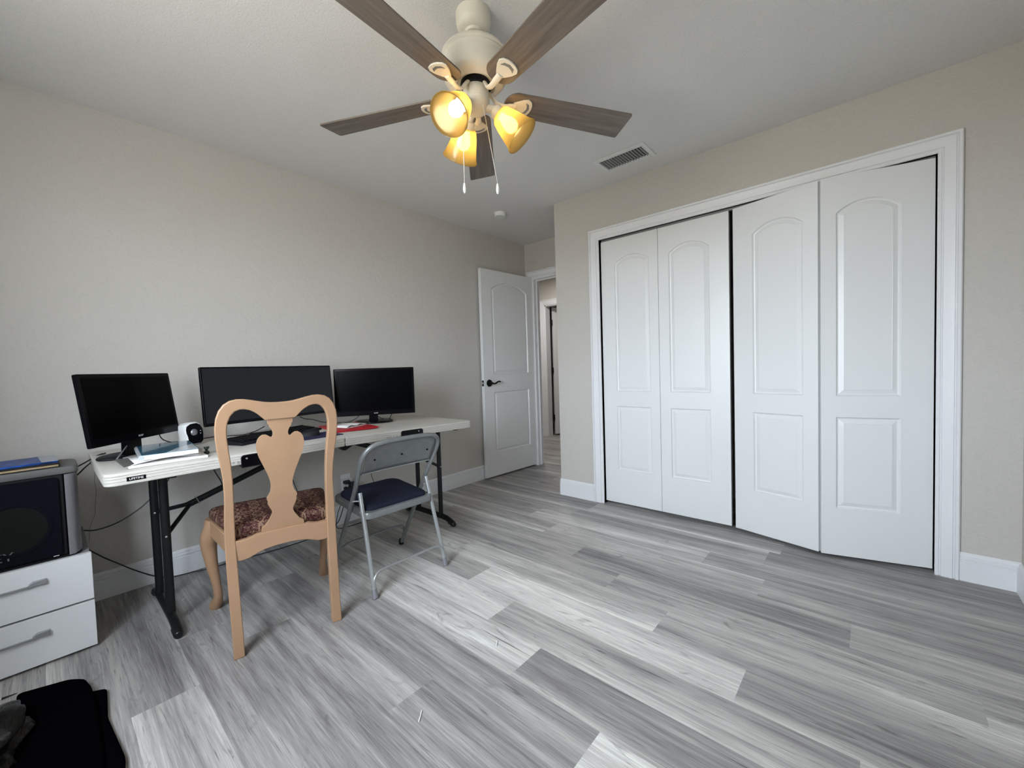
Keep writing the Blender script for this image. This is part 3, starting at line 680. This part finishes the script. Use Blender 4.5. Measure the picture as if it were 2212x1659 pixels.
monitor('black monitor at the left end of the table, turned toward the chair', (.218, 2.512), .7535, R(47), (.262, 2.452, .976), .485, .292, R(7.4), .028, .016, .034, M_screen, 'acer', .085, (.105, .07))
monitor('wide black monitor in the middle, behind the tan wooden chair', (.868, 2.605), .7575, R(9.9), (.861, 2.530, .9964), .714, .296, R(4.5), .030, .008, .016, M_screen2, None, .05, (.1,.1), 'vee')
monitor('black monitor on an oval stand at the right end of the table', (1.492, 2.585), .7517, R(-34), (1.466, 2.512, .962), .511, .315, R(-1.5), .026, .014, .030, M_screen, 'acer', .058, (.125, .105))

# ------------------------------------------------------------------ things on the table
ZL = .7535
sp = thing('computer_speaker', 'small white computer speaker with black front, beside the left monitor', 'speaker', (.480, 2.600, ZL), R(22))
fo = [(-.034,.0),(.030,.0),(.041,.012),(.043,.050),(.040,.075),(.028,.098),(.010,.108),(-.020,.106),(-.038,.095),(-.042,.078),(-.040,.060),(-.034,.042),(-.031,.022)]
fo = [(x, z+.002) for x, z in fo]
g = G(); rs = []
for y, k in ((-.030,.97),(-.028,1.03),(-.02,1.06),(.03,.98),(.055,.80),(.062,.55)): rs.append([(x*k, y, (z-.054)*k+.058) for x, z in fo])
g.rings(rs, True, (True, True), True).link('body', M_white, sp, bevel=.002)
G().prism([(x*.95, (z-.055)*.95+.058) for x, z in fo], lambda x, z: (x, -.0325, z), lambda x, z: (x, -.028, z)).link('front_panel', M_black, sp, bevel=.001)
G().ball((-.004, -.032, .066), .017, .010, .017).link('cone_dome', M_silver, sp)
for z in (.070, .057): G().ball((.027, -.033, z), .0025, .0012, .0028, 8, 6).link('indicator', M_logo, sp)

def slab(pts, z0, z1): return G().prism(pts, lambda x, y: (x, y, z0), lambda x, y: (x, y, z1))
mg = thing('magazine', 'open white papers under the blue notebook on the table', 'papers', (.31, 2.28, ZL+.0005))
def rel(pts): return [(x-.31, y-2.28) for x, y in pts]
slab(rel([(.198,2.122),(.447,2.122),(.442,2.46),(.190,2.36)]), .0, .010).link('page_block', M_paper, mg, bevel=.002)
slab(rel([(.184,2.118),(.222,2.150),(.235,2.34),(.178,2.34)]), .0102, .0135).link('cover_flap', M_capg, mg)
g = G(); rows = []
for i in range(9):
    v = i/8; rows.append([(-.105+.23*v, -.150, .0115+.012*math.sin(PI*v)), (-.105+.23*v, .10, .0115+.012*math.sin(PI*v))])
g.rings(rows, False, (False, False), True); pg_ = g.link('loose_page', M_paper, mg); so = pg_.modifiers.new('sheet', 'SOLIDIFY'); so.thickness = .0006
nb = thing('notebook', 'spiral notebook with teal cover lying on white papers', 'notebook', (.335, 2.28, ZL+.0245), R(-4))
slab(rrect(-.085, .092, -.150, .165, .004, 3), .0, .018).link('page_block', M_paper, nb)
slab(rrect(-.087, .094, -.152, .167, .006, 3), .018, .0195).link('cover', M_teal, nb)
slab([(-.01,-.150),(.090,-.150),(.090,.02),(.03,-.06)], .0195, .0202).link('clear_sheet', M_clear, nb)
g = G(); g.tube([(-.088, -.150, .0095), (-.088, .165, .0095)], .0095, 16); g.link('spiral_binding', M_clear, nb)
t = thing('binder_clip', 'tiny dark green figure-like clip on the table beside the notebook', 'clip', (.463, 2.222, ZL))
G().lathe([(.009,0),(.011,.004),(.010,.012),(.005,.016),(.006,.020),(.010,.026),(.009,.030)], 10).link('body', M_green, t)
G().tube([(-.010,0,.030),(.010,0,.030)], .003, 6).link('grip', M_green, t)

kb = thing('keyboard', 'black computer keyboard on the table in front of the middle monitor', 'keyboard', (.822, 2.452, .7565), R(22.5))
G().prism([(-.068,0),(.078,0),(.078,.024),(-.068,.012)], lambda y, z: (-.248, y, z), lambda y, z: (.262, y, z)).link('case', M_matte, kb, bevel=.003)
keys = G()
for r in range(6):
    n = 15; x = -.236
    for k in range(19 if r else 17):
        w = .0225 if r else .021
        y = -.050+.0205*r; z = .0135+.0017*r+.0015*(r > 4)
        if r == 0 and k in (4,5,6,7): continue
        keys.prism(rrect(x+.0015, x+w, y, y+.017, .002, 2), lambda a, b: (a, b, z), lambda a, b: (a*.995+x*.005, b, z+.006))
        x += .0255 if r else .0275
keys.prism(rrect(-.128, -.022, -.050, -.033, .002, 2), lambda a, b: (a, b, .0135), lambda a, b: (a, b, .0195)).link('keycaps', M_key, kb)
tag(slab(rrect(-.105, .105, -.09, .10, .008), 0, .003).link('mouse_pad', M_navy), 'navy mouse pad under the black mouse', 'mouse pad')
o = bpy.data.objects['mouse_pad']; o.location = (.962, 2.262, .7570); o.rotation_euler = (0, 0, R(3))
ms = thing('computer_mouse', 'black computer mouse on the navy pad', 'mouse', (.930, 2.285, .7602), R(62))
rs = []
for i in range(11):
    v = i/10; y = -.052+.104*v; w = .029*math.sqrt(max(.02, 1-((v-.5)/.52)**2))*(1 if v < .6 else 1); h = .034*math.sqrt(max(.03, 1-((v-.42)/.6)**2))
    rs.append([(w*math.cos(PI*k/12)*(1-.06*math.sin(PI*k/12)), y, h*math.sin(PI*k/12)) for k in range(13)])
G().rings(rs, True, (True, True), True).link('body', M_matte, ms)
G().lathe([(.001,-.004),(.007,-.004),(.007,.004),(.001,.004)], 14, M=Matrix.Translation((0, .030, .028)) @ Matrix.Rotation(PI/2, 4, 'Y')).link('scroll_wheel', M_black, ms)
rf = thing('red_folder', 'red folder lying on the table left of the right monitor stand', 'folder', (1.215, 2.42, .7572), R(-8))
slab(rrect(-.115, .125, -.165, .185, .006), 0, .004).link('back_cover', M_red, rf)
slab([(-.118,-.168),(.128,-.172),(.122,.18),(-.118,.185)], .006, .0085).link('front_cover', M_red, rf)
pp = thing('paper_stack', 'folded white papers on top of the red folder', 'papers', (1.232, 2.415, .7662), R(20))
g = G(); rows = []
for i in range(9):
    v = i/8; rows.append([(-.085+.17*v, -.05, .002+.010*abs(math.sin(2.2*PI*v))), (-.085+.17*v, .10, .002+.010*abs(math.sin(2.2*PI*v)))])
g.rings(rows, False, (False, False), True); pg_ = g.link('top_sheet', M_paper, pp); so = pg_.modifiers.new('sheet', 'SOLIDIFY'); so.thickness = .001
slab(rrect(-.08, .085, -.055, .095, .002, 2), 0, .0015).link('lower_sheet', M_paper, pp)
tag(G().tube([(.0,-.04,0),(.0,.04,0)], [.0030,.0022], 8).link('pen', M_silver), 'silver pen leaning beside the left monitor stand', 'pen')
o = bpy.data.objects['pen']; o.location = (.205, 2.385, .788); o.rotation_euler = (R(33), 0, R(-35))

# ------------------------------------------------------------------ drawer cabinet, loudspeaker, books
cb = thing('drawer_cabinet', 'white two-drawer cabinet at the left edge with grey bar handles', 'cabinet', (-.235, 2.63, 0))
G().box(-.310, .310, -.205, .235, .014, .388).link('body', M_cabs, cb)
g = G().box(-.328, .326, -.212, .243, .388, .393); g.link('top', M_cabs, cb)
for z0, z1, zh in ((.206, .395, .331), (.012, .198, .131)):
    d = G().box(-.330, .330, -.233, -.212, z0, z1).link('drawer', M_cab, cb, bevel=.0015)
    h = G(); Y = -.233
    for s in (-1, 1):
        h.prism([(s*.205,-.010),(s*.205,.009),(s*.172,.009),(s*.160,.0),(s*.160,-.006)], lambda x, z: (x, Y-.014, zh+z), lambda x, z: (x, Y, zh+z))
    h.box(-.168, .168, Y-.016, Y-.010, zh-.0095, zh-.002)
    h.link('handle', M_hand, d, bevel=.001)
for x in (-.28, .28):
    for y in (-.17, .20): G().lathe([(.018,0),(.018,.014)], 14, (x, y, 0)).link('foot', M_matte, cb)
ls = thing('loudspeaker', 'black loudspeaker with silver rounded end on the white cabinet', 'loudspeaker', (-.185, 2.545, .3955))
G().box(-.25, .218, -.115, .125, .006, .333).link('cabinet', M_matte, ls, bevel=.004)
g = G(); o = rrect(-.245, .205, .014, .322, .012, 4)
g.prism(o, lambda x, z: (x, -.126, z), lambda x, z: (x, -.114, z)); g.link('grille', M_grille, ls, bevel=.002)
G().lathe([(.085,0),(.088,.0012),(.10,.0012),(.102,0)], 48, M=Matrix.Translation((.085, -.1262, .145)) @ Matrix.Rotation(PI/2, 4, 'X')).link('driver_ring', M_grille, ls)
G().lathe([(.001,.0006),(.085,.0006),(.085,0)], 48, M=Matrix.Translation((.085, -.1262, .145)) @ Matrix.Rotation(PI/2, 4, 'X')).link('driver_cone', M_cone, ls)
rs = []
for z in (.004, .329): rs.append([(.221, -.124, z), (.236, -.121, z), (.248, -.110, z), (.256, -.090, z), (.259, -.06, z), (.259, .08, z), (.252, .11, z), (.235, .125, z), (.218, .128, z)])
G().rings(rs, True, (True, True), True).link('end_column', M_silver, ls)
rs = []
o = rrect(-.252, .262, -.124, .130, [.05,.004,.004,.02], 6)
for z, k in ((.333,.99),(.336,1),(.354,1),(.359,.985)): rs.append([(.005+(x-.005)*k, .003+(y-.003)*k, z) for x, y in o])
G().rings(rs, True, (True, True), False).link('top_cap', M_capg, ls)
rs = []
o = rrect(-.252, .258, -.120, .128, [.05,.004,.004,.03], 6)
for z, k in ((.0,.99),(.006,1)): rs.append([(x*k, y*k, z) for x, y in o])
G().rings(rs, True, (True, True), False).link('bottom_cap', M_matte, ls)
lettering('maker_lettering', 'PEAVEY', .044, mat('faded_print', (.10,.10,.105,1), .6), ls, frame((.080, -.1268, .050), (1,0,0), (0,0,1)), align='RIGHT')
G().box(.178, .193, -.1275, -.1262, .012, .015).link('badge_edge', M_logo, ls)
bk = thing('tan_book', 'tan-edged book under the blue folder on the loudspeaker', 'book', (-.155, 2.555, .7548), R(2))
slab(rrect(-.20, .176, -.115, .12, .003, 2), .003, .011).link('page_block', M_tan, bk)
g = slab(rrect(-.203, .180, -.118, .122, .003, 2), .011, .0135); o = slab(rrect(-.203, .180, -.118, .122, .003, 2), 0, .003)
g.link('cover', M_matte, bk); o.link('cover', M_matte, bk)
bf = thing('blue_folder', 'shiny blue patterned folder on top of the tan book', 'folder', (-.16, 2.575, .7685), R(3))
slab(rrect(-.20, .180, -.095, .118, .004, 2), 0, .006).link('folder_body', M_bluec, bf)
slab(rrect(.135, .182, -.093, .116, .004, 2), .006, .0066).link('clear_edge', mat('pale_film', (.33,.36,.45,1), .2), bf)
slab([(-.13,.088),(-.02,.088),(-.03,.108),(-.13,.108)], .006, .0064).link('white_label', M_white, bf)

# ------------------------------------------------------------------ outlet, plugs and cords
ol_ = thing('wall_outlet', 'white wall outlet plate under the table', 'outlet', (1.425, YA, .280))
G().prism(rrect(-.036, .036, -.058, .076, .004, 3), lambda x, z: (x, -.006, z), lambda x, z: (x, 0, z)).link('cover_plate', M_white, ol_, bevel=.0015)
G().prism(rrect(-.040, .040, -.066, .040, .008, 4), lambda x, z: (x, -.030, z), lambda x, z: (x, -.006, z)).link('outlet_adapter', M_white, ol_, bevel=.003)
def plug(label, x, z, w, h, dep, y0=YA-.030):
    t = thing('power_plug', label, 'plug', (x, y0, z))
    G().prism(rrect(-w/2, w/2, -h/2, h/2, h*.3, 4), lambda a, b: (a*.8, -dep, b*.8-.003), lambda a, b: (a, 0, b)).link('plug_body', M_cord, t, bevel=.002)
    G().tube([(0, -dep+.003, -.004), (0, -dep-.010, -.012)], [.005,.0035], 8).link('strain_relief', M_cord, t)
plug('wide black power plug at the top of the wall outlet', 1.416, .303, .050, .024, .030); plug('small black power plug at the bottom of the wall outlet', 1.408, .258, .028, .022, .026)
t = thing('power_adapter', 'blocky black power adapter at the right of the wall outlet', 'adapter', (1.452, YA-.030, .262))
G().box(-.020, .028, -.048, 0, -.034, .034).link('adapter_body', M_cord, t, bevel=.004)
def cord(label, pts, r=.0030, m=M_cord, name='cable'):
    P = [Vector(p) for p in pts]; o = P[0]
    ob = G().tube([p-o for p in smooth_path(P, 8)], r, 8).link(name, m); ob.location = o
    return tag(ob, label, 'cord')
cord('upper black cable between loudspeaker and the table end', [(.060,2.69,.700),(.080,2.67,.712),(.108,2.66,.729),(.140,2.66,.749),(.165,2.67,.757)])
cord('lower black cable looping from loudspeaker to the table end', [(.062,2.69,.655),(.084,2.66,.682),(.106,2.66,.707),(.124,2.66,.724),(.146,2.662,.744),(.175,2.68,.757)])
cord('black cord sagging behind the left table legs', [(.05,2.80,.398),(.09,2.80,.390),(.128,2.80,.379),(.184,2.80,.385),(.235,2.80,.404),(.288,2.80,.436),(.325,2.80,.467),(.40,2.80,.54),(.47,2.80,.70)])
cord('long black cord drooping from the cabinet along the floor to the outlet', [(.07,2.87,.31),(.11,2.868,.268),(.156,2.866,.216),(.208,2.864,.165),(.261,2.868,.112),(.336,2.876,.048),(.405,2.880,.012),(.509,2.868,.004),(.578,2.845,.004),(.678,2.837,.004),(.816,2.814,.004),(.963,2.80,.004),(1.15,2.81,.004),(1.30,2.83,.03),(1.37,2.855,.12),(1.405,2.868,.235),(1.408,2.874,.246)])
cord('black cord dropping from the upper plug behind the folding chair', [(1.416,2.838,.288),(1.408,2.838,.262),(1.385,2.84,.215),(1.346,2.835,.16),(1.31,2.82,.09),(1.30,2.81,.02),(1.36,2.80,.004),(1.55,2.80,.004)], .0026)
cord('black cord hanging in front of the wall behind the chair splat', [(1.00,2.855,.70),(1.02,2.872,.52),(1.053,2.878,.401),(1.073,2.880,.335),(1.13,2.88,.16),(1.20,2.87,.02),(1.28,2.85,.004)], .0025)
cord('thin black cord hanging under the table behind the folding chair', [(1.604,2.80,.690),(1.606,2.80,.581),(1.602,2.83,.45),(1.600,2.85,.331),(1.609,2.85,.283),(1.618,2.85,.242),(1.60,2.85,.10),(1.55,2.82,.004)], .0022)
cord('short black cord under the table left of the wooden chair', [(.555,2.62,.700),(.562,2.60,.640),(.568,2.60,.609),(.582,2.60,.572),(.600,2.60,.523),(.62,2.62,.40),(.64,2.70,.2),(.66,2.78,.005)], .0026)
cord('keyboard cable on the table between speaker and wooden chair', [(.51,2.64,.7565),(.555,2.76,.757),(.618,2.79,.757),(.673,2.76,.757),(.74,2.70,.760),(.79,2.67,.775),(.83,2.64,.80)], .0026)
cord('black cable behind the notebook near the left monitor', [(.25,2.56,.7565),(.315,2.70,.7565),(.391,2.77,.7565),(.455,2.77,.7565),(.50,2.68,.7565)], .0026)
cord('black cable looping under the left monitor to the speaker', [(.36,2.62,.83),(.375,2.68,.800),(.395,2.72,.778),(.432,2.735,.760),(.48,2.70,.7565)], .0026)
cord('black monitor cable lying between middle and right monitors', [(1.02,2.62,.835),(1.08,2.70,.812),(1.15,2.74,.795),(1.22,2.75,.770),(1.30,2.70,.759),(1.335,2.64,.764),(1.364,2.60,.785),(1.391,2.59,.81)], .0026)
cord('short black cable behind the right monitor stand', [(1.50,2.60,.80),(1.523,2.55,.776),(1.550,2.55,.762),(1.576,2.55,.756),(1.595,2.55,.772),(1.612,2.552,.80)], .0026)
cord('thin grey wire hanging down the wall at the table end', [(.150,2.845,.745),(.153,2.895,.690),(.144,2.905,.607),(.147,2.905,.544),(.140,2.905,.469),(.137,2.905,.43),(.118,2.905,.375),(.11,2.90,.30)], .0009, M_thin, 'wire')

# ------------------------------------------------------------------ floor clutter
def soft_slab(g, pts, z0, z1, r=.010):
    c = Vector((sum(p[0] for p in pts)/len(pts), sum(p[1] for p in pts)/len(pts))); rs = []
    P = [Vector((p[0], p[1], 0)) for p in pts]
    Q = []
    n = len(P)
    for i in range(n):                                    # round the corners
        a, b, d = P[i-1], P[i], P[(i+1) % n]; rr = min(.02, (b-a).length*.3, (d-b).length*.3)
        p1 = b+(a-b).normalized()*rr; p2 = b+(d-b).normalized()*rr
        for k in range(4): t = k/3; Q.append((p1*(1-t)**2+b*2*t*(1-t)+p2*t*t))
    for dz, ins in ((0,.006),(.004,0),((z1-z0)*.6,0),((z1-z0)*.88,.004),(z1-z0,.012)):
        rs.append([(q.x+(c.x-q.x)*ins/.1, q.y+(c.y-q.y)*ins/.15, z0+dz+.0015*math.sin(q.x*60+q.y*45)*(dz > .004)) for q in Q])
    return g.rings(rs, True, (True, True), True)
cl = thing('folded_cloth', 'folded black cloth on the floor in front of the white cabinet', 'cloth', (0, 1.85, 0))
def relc(pts): return [(x, y-1.85) for x, y in pts]
soft_slab(G(), relc([(-.19,1.97),(.050,2.050),(.094,2.020),(.083,1.845),(.102,1.60),(.085,1.50),(.02,1.42),(-.20,1.42)]), .002, .020).link('lower_fold', M_cloth, cl)
soft_slab(G(), relc([(-.112,2.205),(.010,2.155),(.044,2.118),(.058,2.045),(.064,1.90),(.060,1.60),(.0,1.45),(-.22,1.47),(-.20,1.95),(-.115,2.11)]), .018, .036).link('upper_fold', M_cloth, cl)
bg = thing('plastic_bag', 'crumpled black plastic bag on the floor at the left edge', 'bag', (-.212, 1.92, 0))
from mathutils import noise
rs = []; n = 64; m = 24
for i in range(m+1):
    ph = PI/2*i/m; r = []
    for k in range(n):
        a = 2*PI*k/n; q = Vector((math.cos(a)*math.cos(ph), math.sin(a)*math.cos(ph), math.sin(ph)))
        d = 1+.36*noise.noise(q*2.1+Vector((3,1,7)))+.13*noise.noise(q*5.5)+.05*noise.noise(q*13)
        r.append((q.x*.125*d, q.y*.215*d, max(.037, .037+q.z*.085*d)))
    rs.append(r)
G().rings(rs, True, (True, True), True).link('bag_body', M_bag, bg, angle=180)
t = thing('pencil', 'pale pencil with dark tip on the floor above the black bag', 'pencil', (-.170, 2.265, .005), R(-4))
G().tube([(-.10,0,0),(.02,0,0)], .004, 6).link('shaft', M_paper, t); G().tube([(.02,0,0),(.055,.004,-.002)], [.0042,.001], 6).link('tip', M_cord, t)
def scrap(label, a, b, r=.0014):
    A, B = Vector((*a, .0022)), Vector((*b, .0022)); o = G().tube([Vector((0,0,0)), (B-A)*.5+Vector((.001,0,0)), B-A], [r, r*.8, r], 6).link('scrap', M_scrap); o.location = A
    tag(o, label, 'scrap', 'white scraps on the floor')
scrap('white plastic scrap near the middle of the floor', (1.146,1.130), (1.122,1.112), .0022)
scrap('white thread scrap nearest the bottom of the floor', (.748,1.088), (.716,1.060), .0020)
scrap('white thread scrap beside the table leg, upper one', (.395,2.55), (.412,2.569)); scrap('white thread scrap beside the table leg, lower one', (.390,2.391), (.397,2.404))

# ------------------------------------------------------------------ light
W = bpy.data.worlds.new('sky'); SC.world = W; W.use_nodes = True; nt = W.node_tree; N = nt.nodes; L = nt.links
bgN = N['Background']; tc = N.new('ShaderNodeTexCoord'); sp_ = N.new('ShaderNodeSeparateXYZ'); rp = N.new('ShaderNodeValToRGB')
L.new(tc.outputs['Generated'], sp_.inputs[0]); mr = N.new('ShaderNodeMapRange'); mr.inputs[1].default_value = -1; mr.inputs[2].default_value = 1
L.new(sp_.outputs['Z'], mr.inputs[0]); L.new(mr.outputs[0], rp.inputs['Fac']); e = rp.color_ramp.elements
e[0].position = .46; e[0].color = (.36,.35,.31,1); e[1].position = .52; e[1].color = (.80,.895,1.0,1)
L.new(rp.outputs['Color'], bgN.inputs['Color']); bgN.inputs['Strength'].default_value = 29.0
ld = bpy.data.lights.new('window_portal', 'AREA'); ld.shape = 'RECTANGLE'; ld.size = WY1-WY0; ld.size_y = WZ1-WZ0; ld.cycles.is_portal = True
lo = bpy.data.objects.new('window_portal', ld); COL.objects.link(lo); lo.location = (XD-.125, (WY0+WY1)/2, (WZ0+WZ1)/2); lo.rotation_euler = (0, -PI/2, 0)
ld = bpy.data.lights.new('hall_lamp', 'AREA'); ld.shape = 'DISK'; ld.size = .3; ld.energy = 19; ld.color = (1,.96,.93)
lo = bpy.data.objects.new('hall_lamp', ld); COL.objects.link(lo); lo.location = (4.3, 3.3, H-.02)
SC.view_settings.view_transform = 'Standard'; SC.view_settings.look = 'None'; SC.view_settings.gamma = 1; SC.view_settings.exposure = 0.0; SC.view_settings.use_curve_mapping = False

# ------------------------------------------------------------------ camera
cd = bpy.data.cameras.new('camera'); cd.sensor_width = 36; cd.lens = 36*889.46/2212; cd.clip_start = .02; cam = bpy.data.objects.new('camera', cd); COL.objects.link(cam)
f, r, u = Vector((.75046377,.65974118,-.03931554)), Vector((.65897107,-.75149038,-.03192711)), Vector((.05060888,.00194766,.99871665))
cam.matrix_world = Matrix(((r.x,u.x,-f.x,0),(r.y,u.y,-f.y,0),(r.z,u.z,-f.z,1.0919),(0,0,0,1)))
SC.camera = cam
